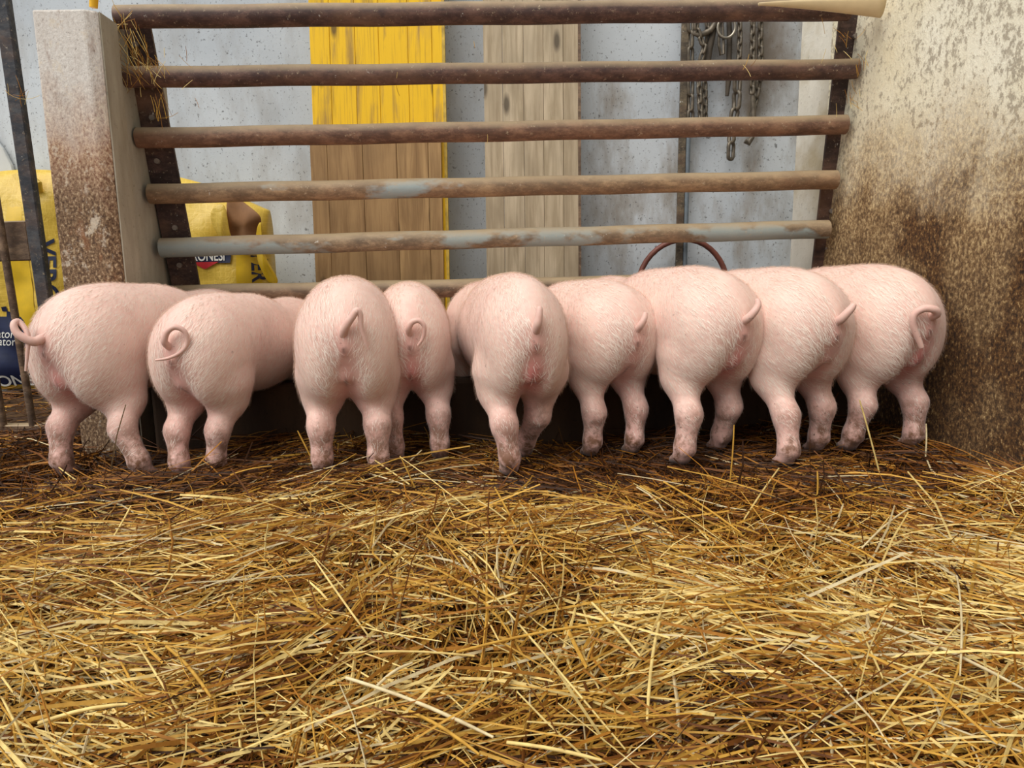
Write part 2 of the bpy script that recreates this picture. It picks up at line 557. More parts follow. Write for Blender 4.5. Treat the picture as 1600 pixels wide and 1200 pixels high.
# ---------------------------------------------------------------- feed gate of six pipes
LY = [(182, 27), (194, 121), (215, 216), (234, 303), (252, 387), (270, 460)]
RY = [(1326, 15), (1338, 108), (1321, 195), (1306, 281), (1293, 358), (1279, 437)]
gate = empty('feed_gate', (0, 2.68, .45), math.atan(PY))
tag(gate, 'brown steel feeding gate of six horizontal pipes across the pen', 'gate')
inv = (Matrix.Translation(gate.location) @ Matrix.Rotation(math.atan(PY), 4, 'Z')).inverted()
rm = ['rail', 'rail', 'rail_mid', 'rail_pale', 'rail_galv', 'rusty_iron']
EL, ER = [], []
for i, (l, r) in enumerate(zip(LY, RY)):
    t = i / 5
    a, b = inv @ at(*l, 2.52 + .15 * t), inv @ at(*r, 2.685 + .12 * t)
    EL.append(a); ER.append(b)
    rad = .034 if i == 0 else (.0315 if i == 5 else .0325)
    n = 24
    pts = [a.lerp(b, k / n) + Vector((0, 0, .0012 * math.sin(k * 1.3 + i))) for k in range(n + 1)]
    MB().tube(pts, rad, 18).build('rail', MAT[rm[i]], gate)


def gate_post(E, w, sgn, sh_):
    a = E[0] + (E[0] - E[5]) * .03
    b = E[5] + (E[5] - E[0]) * .42
    dep = Vector((0, .055, 0))
    up = (a - b).normalized()
    rot = Vector((0, 0, 1)).rotation_difference(up).to_matrix()
    mb = MB()
    L = (a - b).length
    c = (a + b) / 2 + dep + Vector((sgn * w * sh_, 0, 0))
    mb.box(c, (w, .012, L), rot)
    mb.box(c + rot @ Vector((-sgn * w / 2, .03, 0)), (.012, .07, L), rot)
    p = mb.build('post', MAT['post'], gate)
    for k in range(5):
        for z in (.38, .62):
            q = E[k].lerp(E[k + 1], z) + dep + Vector((sgn * w * (sh_ - .05 + .15 * (k % 2)), -.006, 0))
            if (k + int(z * 10)) % 2:
                MB().tube([q, q + Vector((0, -.010, 0))], .009, 8).build('bolt', MAT['bolt'], p)
    return p


gate_post(EL, .088, 1, .40)
gate_post(ER, .072, -1, -.46)


# ---------------------------------------------------------------- pigs
def smin(a, b, k):
    h = np.clip(.5 + .5 * (b - a) / k, 0, 1)
    return b + (a - b) * h - k * h * (1 - h)


def ell(P, c, r):
    q = P - np.asarray(c, np.float32); r = np.asarray(r, np.float32)
    k0 = np.sqrt((q / r)[:, 0] ** 2 + (q / r)[:, 1] ** 2 + (q / r)[:, 2] ** 2)
    k1 = np.sqrt(((q / (r * r)) ** 2).sum(1)) + 1e-9
    return k0 * (k0 - 1) / k1


def cone(P, a, b, ra, rb):
    a = np.asarray(a, np.float32); b = np.asarray(b, np.float32)
    ab = b - a; q = P - a
    t = np.clip(q @ ab / float(ab @ ab), 0, 1)
    e = q - t[:, None] * ab
    return np.sqrt((e * e).sum(1)) - (ra + (rb - ra) * t)


def pig_prims(g):
    """List of (function, args, blend) in the pig's own frame: x right, y towards the head, z up, standing on z=0."""
    L = []
    E = lambda c, r, k: L.append((ell, (c, r), k))
    C = lambda a, b, ra, rb, k: L.append((cone, (a, b, ra, rb), k))
    w = g.get('w', 1.0); sag = g.get('sag', 0.0); lg = g.get('lg', .012)
    E((0, .035, .382), (.122 * w, .168, .138), .05)
    E((0, .24, .366), (.126 * w, .23, .149), .10)
    E((0, .32, .320 - sag), (.118 * w, .20, .118), .06)
    E((0, .50, .345), (.114 * w, .16, .140), .06)
    C((0, .58, .345), (0, .73, .280), .108, .086, .06)
    C((0, .73, .275), (0, .87, .155), .084, .046, .04)
    C((0, .86, .160), (0, .915, .110), .040, .037, .02)
    for s, f in ((-1, g['fl']), (1, g['fr'])):
        fx, fy = f
        ox, oy = fx - s * .075, fy + .03
        E((s * .058 * w, .005, .318 + lg), (.075 * w, .116, .136), .035)
        E((s * .066 * w, .028, .255 + lg), (.058 * w, .078, .074), .035)
        st = (s * .072 + ox * .22, .026 + oy * .18, .200 + lg)
        hk = (s * .075 + ox * .52, -.036 + oy * .52, .135)
        ft = (fx * .97 + s * .075 * .03, fy - .014, .048)
        to = (fx, fy - .004, .020)
        C((s * .068, .025, .250 + lg), st, .060, .0435, .04)
        C(st, hk, .0435, .0325, .035)
        C(hk, ft, .0315, .0272, .026)
        C(ft, to, .0275, .0245, .014)
        for q in (-1, 1):
            C((to[0] + q * .011, to[1] + .0, .020), (to[0] + q * .013, to[1] + .022, .008), .0150, .011, .005)
            E((ft[0] + q * .014, ft[1] - .019, ft[2] - .010), (.007, .006, .010), .008)
    for s in (-1, 1):                               # forelegs
        fy = .50 + g.get('step', 0) * s
        C((s * .066, .49, .27), (s * .072, fy, .14), .066, .036, .04)
        C((s * .072, fy, .14), (s * .072, fy - .01, .05), .033, .024, .015)
        C((s * .072, fy - .01, .05), (s * .072, fy + .02, .014), .025, .022, .012)
    # folds under the tail
    E((0, -.118, .352), (.013, .012, .016), .012)
    if g.get('v', 1) > 0:
        v = g['v']
        E((0, -.088, .275 + lg), (.012 * v, .013 * v, .026 * v), .030)
    return L


def sdf(P, L):
    d = None
    for f, a, k in L:
        e = f(P, *a)
        d = e if d is None else smin(d, e, k)
    return d


def surface_net(L, lo, hi, h):
    xs = [np.arange(lo[i], hi[i] + h, h, dtype=np.float32) for i in range(3)]
    X = np.stack(np.meshgrid(*xs, indexing='ij'), -1)
    sh = X.shape[:3]
    D = np.empty(sh, np.float32)
    D.reshape(-1)[:] = sdf(X.reshape(-1, 3), L)
    n = tuple(s - 1 for s in sh)
    corner = [(i, j, k) for i in (0, 1) for j in (0, 1) for k in (0, 1)]
    S = D < 0
    cnt = sum(S[i:i + n[0], j:j + n[1], k:k + n[2]].astype(np.int8) for i, j, k in corner)
    cells = np.argwhere((cnt > 0) & (cnt < 8))
    acc = np.zeros((len(cells), 3), np.float32); num = np.zeros(len(cells), np.float32)
    for ca in corner:
        for axx in range(3):
            if ca[axx] == 1: continue
            cb = list(ca); cb[axx] = 1
            da = D[tuple((cells + ca).T)]; db = D[tuple((cells + cb).T)]
            mk = (da < 0) != (db < 0)
            t = np.where(mk, da / np.where(mk, da - db, 1), 0)
            p = np.tile(np.array(ca, np.float32), (len(cells), 1)); p[:, axx] += t
            acc += p * mk[:, None]; num += mk
    V = (cells + acc / num[:, None]) * h + np.array(lo, np.float32)
    idx = np.full(n, -1, np.int32); idx[tuple(cells.T)] = np.arange(len(cells))
    F = []
    for axx in range(3):
        o1, o2 = (axx + 1) % 3, (axx + 2) % 3
        sl0 = [slice(None)] * 3; sl1 = [slice(None)] * 3
        sl0[axx] = slice(0, -1); sl1[axx] = slice(1, None)
        a, b = S[tuple(sl0)], S[tuple(sl1)]
        e = np.argwhere(a != b)
        e = e[(e[:, o1] > 0) & (e[:, o2] > 0) & (e[:, o1] < n[o1]) & (e[:, o2] < n[o2])]
        flip = a[tuple(e.T)]
        d1 = np.zeros(3, int); d1[o1] = 1
        d2 = np.zeros(3, int); d2[o2] = 1
        q = [idx[tuple((e - d1 * i - d2 * j).T)] for i, j in ((0, 0), (1, 0), (1, 1), (0, 1))]
        Q = np.stack(q, 1)
        Q[~flip] = Q[~flip][:, ::-1]
        F.append(Q)
    return V, np.concatenate(F)


def normals(V, L, e=.002):
    d0 = sdf(V, L)
    N = np.stack([sdf(V + np.eye(3, dtype=np.float32)[i] * e, L) - d0 for i in range(3)], 1) / e
    ln = np.linalg.norm(N, axis=1, keepdims=True) + 1e-6
    return d0, N / ln, ln[:, 0]


def smoothstep(a, b, x):
    t = np.clip((x - a) / (b - a), 0, 1)
    return t * t * (3 - 2 * t)


def make_pig(g):
    s, phi = g['s'], math.radians(g['yaw'])
    O = Vector((*g['o'], 0))
    h2, r2 = Vector((math.sin(phi), math.cos(phi), 0)), Vector((math.cos(phi), -math.sin(phi), 0))
    to_loc = lambda p: ((p - O).dot(r2) / s, (p - O).dot(h2) / s)
    for key, px in (('fl', g['feet'][0]), ('fr', g['feet'][1])):
        lx, ly = to_loc(gnd(*px))
        g[key] = (lx, ly + .012)
    L = pig_prims(g)
    V, F = surface_net(L, (-.20, -.26, -.01), (.20, .97, .56), .0075)
    for _ in range(2):
        d0, N, ln = normals(V, L)
        V = V - N * np.clip(d0 / np.maximum(ln, .3), -.006, .006)[:, None]
    V = V.astype(np.float32)
    d0, N, ln = normals(V, L)
    # tone: r flush, g soiled legs, b dark marks
    x, y, z = V.T
    rear = smoothstep(.02, -.06, y)
    mid = np.exp(-(x / .030) ** 2)
    T = np.zeros_like(V)
    T[:, 0] = rear * mid * smoothstep(.17, .22, z) * smoothstep(.42, .36, z) * .42
    T[:, 0] += np.exp(-((x / .035) ** 2 + ((z - .27) / .05) ** 2)) * rear * .42 * g.get('v', 1) ** 2
    T[:, 0] += .20 * smoothstep(.26, .10, z) + .15 * smoothstep(.30, .20, z) * np.exp(-(x / .06) ** 2)
    T[:, 1] = smoothstep(.24, .04, z) * .9 + smoothstep(.06, .02, z) * .8
    T[:, 2] = smoothstep(.022, .006, z) * .85
    T[:, 2] += np.exp(-((x / .0065) ** 2 + ((z - .350) / .007) ** 2)) * rear * .85
    if g.get('v', 1) > 0:
        T[:, 2] += np.exp(-((x / .0035) ** 2 + ((z - .262) / .016) ** 2)) * rear * .55
    # tail: a tapering tube rooted in the rump; offsets in photo pixels, turned into the pig's frame
    ys = np.linspace(-.2, .05, 200, dtype=np.float32)
    zt = g.get('zt', .392)
    line = np.stack([np.zeros(200), ys, np.full(200, zt)], 1).astype(np.float32)
    yr = float(ys[np.argmax(sdf(line, L) < 0)])
    mpp = 1.62e-3 / s
    pr_ = [Vector((0, yr + .03, zt - .01)), Vector((0, yr + .004, zt))]
    vr = Vector((g['o'][0], g['o'][1], 0)).normalized()
    vrr = Vector((vr.y, -vr.x, 0))
    for (u, v, w) in g['tail']:
        off = vrr * u * mpp + Vector((0, 0, v * mpp)) - vr * (w * mpp)
        pr_.append(Vector((off.dot(r2), off.dot(h2) + yr, off.z + zt)))
    fine = []
    n = len(pr_)
    for i in range(n - 1):
        p0, p1, p2, p3 = pr_[max(i - 1, 0)], pr_[i], pr_[i + 1], pr_[min(i + 2, n - 1)]
        for k in range(6):
            t = k / 6
            fine.append(.5 * ((2 * p1) + (p2 - p0) * t + (2 * p0 - 5 * p1 + 4 * p2 - p3) * t * t + (3 * p1 - p0 - 3 * p2 + p3) * t ** 3))
    fine.append(pr_[-1])
    m_ = len(fine)
    r0 = g.get('tr', .0145)
    rt = g.get('tt', .005)
    rad = [(r0 * 1.25 if i < 6 else r0) * (1 - i / m_) ** .8 + rt * (i / m_) for i in range(m_)]
    mb = MB().tube(fine, rad, 10)
    tv = np.array([tuple(p) for p in mb.v], np.float32)
    tf = [f for f in mb.f]
    quads = np.array([f for f in tf if len(f) == 4], np.int32) + len(V)
    tip = np.array([tuple(fine[-1])], np.float32)
    kk = len(V) + (m_ - 1) * 10
    tipi = len(V) + len(tv)
    capq = np.array([(kk + i, kk + (i + 1) % 10, tipi, tipi) for i in range(10)], np.int32)
    tT = np.zeros_like(tv); tT[:, 0] = .16
    # ears: two folded leaves
    ev, ef = [], []
    base = len(V) + len(tv) + 1
    for sg in (-1, 1):
        for i in range(7):
            t = i / 6
            wd = .052 * math.sin(math.pi * (.12 + .88 * t) ** .8) + .004
            c = Vector((sg * (.06 + .05 * t), .70 + .07 * t, .345 + .025 * t - .09 * t * t))
            for j in range(5):
                q = (j / 4 - .5) * 2
                for side_ in (0, 1):
                    ev.append(c + Vector((sg * .3 * wd * (1 - q * q), q * wd, .012 * (1 - q * q))) + Vector((0, 0, -.006 * side_)))
        o0 = base + (0 if sg < 0 else 70)
        gid = lambda i, j, k: o0 + i * 10 + j * 2 + k
        for i in range(6):
            for j in range(4):
                for k in (0, 1):
                    qd = (gid(i, j, k), gid(i + 1, j, k), gid(i + 1, j + 1, k), gid(i, j + 1, k))
                    ef.append(qd if k == 0 else qd[::-1])
            for j in (0, 4):
                ef.append((gid(i, j, 0), gid(i, j, 1), gid(i + 1, j, 1), gid(i + 1, j, 0)))
    ev = np.array([tuple(p) for p in ev], np.float32)
    eT = np.zeros_like(ev); eT[:, 0] = .3
    VA = np.concatenate([V, tv, tip, ev]); FA = np.concatenate([F, quads, np.array(ef, np.int32)])
    me = np_mesh('pig', VA * s, FA)
    set_col(me, 'tone', np.clip(np.concatenate([T, tT, tT[:1], eT]), 0, 1))
    pig = link_mesh('pig', me, MAT['skin'])
    pig.location = O
    pig.rotation_euler = (0, 0, -phi)
    tag(pig, g['label'], 'pig', 'pigs feeding side by side at the trough')
    # bristles
    K = 23000
    tri = np.concatenate([F[:, [0, 1, 2]], F[:, [0, 2, 3]]])
    ar = np.linalg.norm(np.cross(V[tri[:, 1]] - V[tri[:, 0]], V[tri[:, 2]] - V[tri[:, 0]]), axis=1)
    zc = V[tri[:, 0], 2]; yc = V[tri[:, 0], 1]
    ar = ar * np.where(zc < .20, .35, 1) * np.where(yc > .62, .3, 1) * (zc > .07) * np.where((np.abs(V[tri[:, 0], 0]) < .022) & (yc < .0), .12, 1)
    pick = rng.choice(len(tri), K, p=ar / ar.sum())
    bw = rng.dirichlet((1, 1, 1), K).astype(np.float32)
    R = (V[tri[pick]] * bw[:, :, None]).sum(1)
    Nn = (N[tri[pick]] * bw[:, :, None]).sum(1); Nn /= np.linalg.norm(Nn, axis=1, keepdims=True)
    fx_ = R[:, 0]
    flow = np.stack([-.25 * fx_ / .1 * (R[:, 1] < .02), np.full(K, -.75), np.full(K, -.62)], 1) + rng.normal(0, .16, (K, 3))
    flow -= Nn * (flow * Nn).sum(1, keepdims=True)
    flow /= np.linalg.norm(flow, axis=1, keepdims=True) + 1e-6
    ln_ = (rng.uniform(.013, .029, K) * np.where(R[:, 2] < .2, .6, 1))[:, None]
    sd = np.cross(flow, Nn); sd /= np.linalg.norm(sd, axis=1, keepdims=True) + 1e-6
    wv = rng.uniform(.00020, .00040, K)[:, None]
    p1 = R + flow * ln_ * .5 + Nn * ln_ * .16
    p2 = R + flow * ln_ + Nn * ln_ * .20
    HV = np.stack([R - sd * wv, R + sd * wv, p1 + sd * wv * .8, p1 - sd * wv * .8, p2], 1).reshape(-1, 3)
    b5 = np.arange(K, dtype=np.int32)[:, None] * 5
    HF = np.concatenate([b5 + np.array([[0, 1, 2]]), b5 + np.array([[0, 2, 3]]), b5 + np.array([[3, 2, 4]])])
    hair = link_mesh('bristles', np_mesh('bristles', HV * s, HF), MAT['hair'], pig)
    tag(hair, kind='stuff')
    return pig


PIGS = [
    dict(label='pink pig at the far left, its tail raised out past its rump', o=(-1.152, 2.065), yaw=18, s=.972, w=1.08, lg=.0,
         feet=((100, 742), (222, 745)), v=.9, tail=[(-9, -3, 6), (-20, 2, 8), (-31, 12, 6), (-34, 25, 2), (-27, 28, -4), (-17, 8, 6), (-21, -22, 6), (-26, -48, 4)], tt=.002),
    dict(label='small pink pig turned right with a tightly curled tail, second from left', o=(-.835, 2.04), yaw=13, s=.915,
         feet=((283, 745), (340, 740)), v=.35, tail=[(-5, 10, 8), (0, 25, 12), (12, 32, 14), (25, 24, 14), (27, 6, 12), (16, -8, 10), (-2, -16, 9), (-20, -18, 8)], tr=.011, tt=.0025),
    dict(label='largest pig seen squarely from behind, third from left, thin tail bent over', o=(-.438, 2.03), yaw=-9, s=.995, lg=.004,
         feet=((505, 742), (592, 740)), v=.3, tail=[(6, 14, 8), (16, 28, 12), (22, 36, 13), (27, 30, 12), (28, 10, 9), (33, -12, 6), (37, -26, 4)], tr=.0125, tt=.002),
    dict(label='narrow pig half hidden behind the squarely seen large pig, ear-shaped looped tail', o=(-.287, 2.17), yaw=-7, s=.95, w=.86,
         feet=((618, 722), (688, 718)), v=1.0, tail=[(-1, 10, 8), (5, 20, 12), (16, 22, 13), (24, 12, 12), (22, -6, 8), (13, -20, 5)], tr=.0115, tt=.003),
    dict(label='pale pig in the middle of the row with hind legs together and upright tail', o=(.030, 2.035), yaw=-14, s=1.0, lg=.012,
         feet=((797, 742), (820, 714)), v=1.2, w=.86, tail=[(2, 10, 6), (4, 20, 7), (5, 30, 6), (5, 36, 4)], tr=.0125, tt=.006),
    dict(label='smaller pig right of the middle one, short tail pointing up, fourth from right', o=(.292, 2.195), yaw=-25, s=.95, lg=.03,
         feet=((925, 712), (990, 708)), v=.4, tail=[(4, 8, 6), (9, 18, 7), (11, 28, 4)], tr=.0125, tt=.006),
    dict(label='plump pig third from right, left hind leg stretched back towards the viewer', o=(.556, 2.125), yaw=-24, s=1.02, lg=.025,
         feet=((1068, 725), (1125, 703)), v=1.2, tail=[(5, 6, 6), (13, 16, 8), (18, 26, 6), (16, 35, 3)], tr=.0125, tt=.006),
    dict(label='pale pig second from the stained wall, stubby tail pointing up right', o=(.80, 2.12), yaw=-23, s=1.01, lg=.025,
         feet=((1230, 728), (1277, 706)), v=.4, tail=[(4, 5, 6), (10, 13, 9), (17, 22, 8), (20, 28, 6)], tr=.013, tt=.007),
    dict(label='pig pressed next to the stained right wall, tail hanging in a hook', o=(1.09, 2.2), yaw=-20, s=1.015,
         feet=((1330, 703), (1425, 700)), v=1.2, tail=[(6, 5, 8), (2, 13, 18), (-14, 15, 26), (-27, 5, 30), (-27, -14, 28), (-18, -36, 22), (-12, -50, 18)], tr=.0125, tt=.006),
]
for g in PIGS:
    make_pig(g)


# ---------------------------------------------------------------- formwork panels leaning on the back wall
def panel(name, label, x0, x1, ztop, yb, lean, cuts, matn, edge=None):
    ym = yb - .45 * lean
    X0, X1 = at(x0, 200, ym).x, at(x1, 200, ym).x
    W = X1 - X0
    th = .027
    pn = empty(name, ((X0 + X1) / 2, yb + lean * -.9, 0))
    tag(pn, label, 'board', 'formwork boards leaning on the back wall')
    ang = math.atan2(lean, ztop)
    rot = Matrix.Rotation(-ang, 3, 'X')
    Ln = ztop / math.cos(ang)
    pos = [0] + cuts + [1]
    for i in range(len(pos) - 1):
        a, b = -W / 2 + W * pos[i], -W / 2 + W * pos[i + 1]
        c = rot @ Vector(((a + b) / 2, random.uniform(-.0012, .0012), Ln / 2))
        mb = MB().box((0, 0, 0), (b - a - .0012, th, Ln - random.uniform(0, .004)), None, .0016)
        p = mb.build('plank', MAT[matn], pn)
        p.location = c; p.rotation_euler = (-ang, 0, 0)
    if edge:
        p = MB().box((0, 0, 0), (.012, th + .004, Ln)).build('edge_strip', MAT[edge], pn)
        p.location = rot @ Vector((W / 2 + .004, 0, Ln / 2)); p.rotation_euler = (-ang, 0, 0)
    return pn


panel('formwork_panel', 'tall formwork panel painted bright yellow leaning on the back wall', 489, 694, 2.1, 3.47, .16, [.15, .34, .52, .74, .92], 'yellow_wood', 'yellow_edge')
bt = at(590, 213, 3.37).z
panel('formwork_panel', 'bare brown wooden panel standing in front of the yellow one', 481, 688, bt, 3.37, .05, [.13, .40, .66, .9], 'brown_wood')
panel('formwork_panel', 'pale grey weathered wooden panel right of the yellow one', 757, 904, 2.05, 3.47, .14, [.20, .42, .63, .84], 'pale_wood', 'rusty_iron')


# ---------------------------------------------------------------- yellow paper feed bags
def wob(x, z, sd):
    return (.010 * math.sin(11 * x + 7 * z + sd) + .007 * math.sin(23 * x - 17 * z + 2 * sd) + .004 * math.sin(41 * z + 13 * x + sd))


def bag_front(x, z, a, b, hgt, sd, off=0.0):
    t = z / hgt
    k = 1.0 if t < .8 else 1.0 - .72 * ((t - .8) / .2) ** 1.5
    k *= .82 + .18 * min(1, t / .08)
    u = min(.999, abs(x) / a)
    y = -b * k * (1 - u ** 3.2) ** (1 / 3.2) + wob(x, z, sd) * (1 - u ** 6)
    return Vector((x, y - off, z))


def bag(name, label, loc, a, b, hgt, sd, rz=0.0, slope=0.0):
    root = empty(name, loc, rz)
    tag(root, label, 'feed bag', 'yellow paper feed bags')
    nz, nx = 34, 26
    xs = [a * math.sin(math.pi / 2 * (2 * i / nx - 1)) for i in range(nx + 1)]
    vs, fs = [], []
    for sgn in (1, -1):
        for j in range(nz + 1):
            for i in range(nx + 1):
                p = bag_front(xs[i], hgt * j / nz, a, b, hgt, sd if sgn > 0 else sd + 2)
                if sgn < 0: p.y = -p.y
                p.z += (.012 * math.sin(9 * p.x + sd) - slope * (p.x + a)) * (j / nz) ** 4
                vs.append(p)
    n = nx + 1
    for sgn in (0, 1):
        o0 = sgn * (nz + 1) * n
        for j in range(nz):
            for i in range(nx):
                fs.append((o0 + j * n + i, o0 + j * n + i + 1, o0 + (j + 1) * n + i + 1, o0 + (j + 1) * n + i))
    o1 = (nz + 1) * n
    for j in range(nz):
        for i in (0, nx):
            fs.append((j * n + i, (j + 1) * n + i, o1 + (j + 1) * n + i, o1 + j * n + i))
    for i in range(nx):
        for j in (0, nz):
            fs.append((j * n + i, j * n + i + 1, o1 + j * n + i + 1, o1 + j * n + i))
    MB().add(vs, fs, True).build('sack', MAT['bag'], root)
    return root


def print_patch(root, nm, matn, poly, fr, off=.0025, grid=14):
    """A flat print laid on the bag: poly is an x,z outline (convex), filled by a fan of strips."""
    xs = [p[0] for p in poly]; zs = [p[1] for p in poly]
    z0, z1 = min(zs), max(zs)
    rows = []
    for j in range(grid + 1):
        z = z0 + (z1 - z0) * j / grid
        zz = min(max(z, z0 + 1e-5), z1 - 1e-5)
        hit = []
        for k in range(len(poly)):
            (xa, za), (xb, zb) = poly[k], poly[(k + 1) % len(poly)]
            if (za - zz) * (zb - zz) < 0: hit.append(xa + (xb - xa) * (zz - za) / (zb - za))
        rows.append((z, min(hit), max(hit)))
    vs, fs = [], []
    for z, l, r in rows:
        for i in range(grid + 1):
            vs.append(fr(l + (r - l) * i / grid, z, off))
    n = grid + 1
    for j in range(grid):
        for i in range(grid):
            fs.append((j * n + i, j * n + i + 1, (j + 1) * n + i + 1, (j + 1) * n + i))
    return MB().add(vs, fs, True).build(nm, MAT[matn], root)


def lettering(root, nm, body, size, matn, fr, x, z, turn=0, off=.004, shear=0.0, bold=0.0, sx=1.0):
    cu = bpy.data.curves.new('lettering', 'FONT')
    cu.body = body; cu.size = size; cu.shear = shear; cu.offset = bold; cu.align_x = 'LEFT'
    tmp = bpy.data.objects.new('lettering', cu); COL.objects.link(tmp)
    dg = bpy.context.evaluated_depsgraph_get()
    me = bpy.data.meshes.new_from_object(tmp.evaluated_get(dg))
    bpy.data.objects.remove(tmp)
    for v in me.vertices:
        u, w = v.co.x * sx, v.co.y
        if turn: u, w = w, -u
        v.co = fr(x + u, z + w, off)
    me.update()
    me.materials.clear()
    return link_mesh(nm, me, MAT[matn], root)


# bag beside the left partition
Y1 = 3.34
c1 = at(-8, 400, Y1)
h1 = at(20, 266, Y1).z
aw = at(104, 400, Y1).x - c1.x
b1 = bag('feed_bag', 'yellow paper feed bag with navy cattle print, left of the concrete pillar', (c1.x, Y1 + .12, 0), aw, .13, h1, .4)
fr1 = lambda x, z, off: bag_front(x, z, aw, .13, h1, .4, off)
zb = lambda y, x=50: at(x, y, Y1).z
xb = lambda px: at(px, 480, Y1).x - c1.x
print_patch(b1, 'plain_stripe', 'bag_plain', [(xb(28), .02), (xb(66), .02), (xb(50), h1 * .9), (xb(28), h1 * .9)], fr1)
print_patch(b1, 'navy_panel', 'navy', [(-aw * .92, .02), (xb(40), .02), (xb(40), zb(500)), (xb(34), zb(494)), (-aw * .92, zb(494))], fr1, .0035)
cow = print_patch(b1, 'cow_print', 'navy', [(xb(8), zb(497)), (xb(31), zb(497)), (xb(31), zb(487)), (xb(10), zb(486))], fr1, .0040)
print_patch(cow, 'cow_head', 'navy', [(xb(3), zb(486)), (xb(12), zb(486)), (xb(12), zb(478)), (xb(3), zb(479))], fr1, .0042)
print_patch(cow, 'cow_leg', 'navy', [(xb(11), zb(504)), (xb(15), zb(504)), (xb(15), zb(490)), (xb(11), zb(490))], fr1, .0042)
print_patch(cow, 'cow_leg', 'navy', [(xb(26), zb(504)), (xb(30), zb(504)), (xb(30), zb(490)), (xb(26), zb(490))], fr1, .0042)
lettering(b1, 'lettering', 'vator', .052, 'white', fr1, xb(-20), zb(527), shear=.3, off=.006)
lettering(b1, 'lettering', 'vator', .052, 'white', fr1, xb(-20), zb(539), shear=.3, off=.006)
lettering(b1, 'lettering', 'VERONE', .070, 'white', fr1, xb(-62), zb(603), off=.006, bold=.001)
lettering(b1, 'lettering', 'VERONESI', .088, 'navy', fr1, xb(70), zb(374), turn=1, off=.004, bold=.0022, sx=1.25)
# its folded top lip
mb = MB()
pts = [(xb(44), h1 - .02), (xb(60), h1 + .006), (xb(76), h1 - .012), (xb(88), h1 - .05), (xb(80), h1 - .09), (xb(58), h1 - .07)]
mb.prism([Vector((p[0], -.11 + .03 * math.sin(i * 2), p[1])) for i, p in enumerate(pts)], (0, -.012, 0))
mb.build('folded_lip', MAT['bag'], b1)

# open bag behind the gate
Y2 = 3.20
c2 = at(318, 400, Y2)
h2_ = at(300, 278, Y2).z
aw2 = at(412, 400, Y2).x - c2.x
b2 = bag('feed_bag', 'torn open yellow feed bag with brown paper lining, behind the gate rails', (c2.x, Y2 + .12, 0), aw2, .12, h2_ + .05, 1.7, 0.0, .34)
fr2 = lambda x, z, off: bag_front(x, z, aw2, .12, h2_ + .05, 1.7, off)
zb2 = lambda y: at(340, y, Y2).z
xb2 = lambda px: at(px, 400, Y2).x - c2.x
print_patch(b2, 'plain_stripe', 'bag_plain', [(xb2(367), .05), (xb2(404), .05), (xb2(402), zb2(400)), (xb2(367), zb2(388))], fr2)
print_patch(b2, 'banner', 'navy', [(xb2(284), zb2(411)), (xb2(358), zb2(411)), (xb2(361), zb2(386)), (xb2(284), zb2(386))], fr2, .004)
print_patch(b2, 'red_wedge', 'red', [(xb2(302), zb2(409)), (xb2(319), zb2(420)), (xb2(321), zb2(420)), (xb2(341), zb2(409))], fr2, .0055)
lettering(b2, 'lettering', 'VERONESI', .056, 'white', fr2, xb2(287), zb2(407), off=.007, bold=.0008, sx=.66)
lettering(b2, 'lettering', 'VER', .075, 'navy', fr2, xb2(390), zb2(392), turn=1, off=.004, bold=.002)
# the torn mouth: brown lining folded open, with a yellow flap on each side
P2 = lambda px, py, dy=0: at(px, py, Y2 + dy) - Vector((c2.x, Y2 + .12, 0))


def crumple(nm, matn, outline, dy, th, parent, depth=.03):
    n = len(outline)
    c = Vector((0, 0, 0))
    fv = [P2(px, py, dy + depth * math.sin(1.9 * i)) for i, (px, py) in enumerate(outline)]
    for p in fv: c += p / n
    c.y -= .02
    ring = [p.lerp(c, .45) + Vector((0, .012 * math.cos(2.3 * i), 0)) for i, p in enumerate(fv)]
    vs = fv + ring + [c]
    vs = vs + [p + Vector((0, th, 0)) for p in vs]
    k = 2 * n + 1
    fs = []
    for s_ in (0, 1):
        o0 = s_ * k
        for i in range(n):
            j = (i + 1) % n
            fs += [(o0 + i, o0 + j, o0 + n + j, o0 + n + i), (o0 + n + i, o0 + n + j, o0 + 2 * n)]
    fs += [(i, (i + 1) % n, k + (i + 1) % n, k + i) for i in range(n)]
    o_ = MB().add(vs, fs, True).build(nm, MAT[matn], parent)
    sb = o_.modifiers.new('soften', 'SUBSURF'); sb.levels = sb.render_levels = 2
    return o_


crumple('paper_lining', 'kraft', [(352, 296), (378, 313), (400, 330), (411, 341), (404, 362), (396, 380), (394, 402), (372, 398), (360, 372), (352, 340)], -.02, .01, b2)
crumple('torn_flap', 'bag', [(320, 330), (352, 308), (355, 345), (362, 375), (352, 384), (338, 366)], -.05, .006, b2, .012)
crumple('torn_flap', 'bag_plain', [(399, 348), (411, 342), (404, 372), (412, 400), (436, 436), (434, 446), (420, 446), (408, 424), (398, 400)], -.05, .008, b2, .012)

# white plastic behind the left bag
o = MB()
sh = [(-60, 190), (-20, 200), (4, 232), (18, 258), (24, 290), (10, 320), (-60, 330)]
o.prism([at(px, py, 3.588 + .006 * (i % 2)) for i, (px, py) in enumerate(sh)], (0, .018, 0))
o.prism([at(px, py, 3.588) for px, py in ((-60, 320), (14, 310), (14, 640), (-60, 640))], (0, .018, 0))
o = bevel(o.build('plastic_sheet', MAT['sheet']), .004)
tag(o, 'folded white plastic sheet standing behind the navy printed feed bag', 'sheet')

# ---------------------------------------------------------------- left partition
pt = empty('pen_partition', (at(85, 665, 2.56).x, 2.56, 0))
tag(pt, 'dark iron pen partition with upright bars left of the pillar', 'partition')
off = Vector(pt.location)


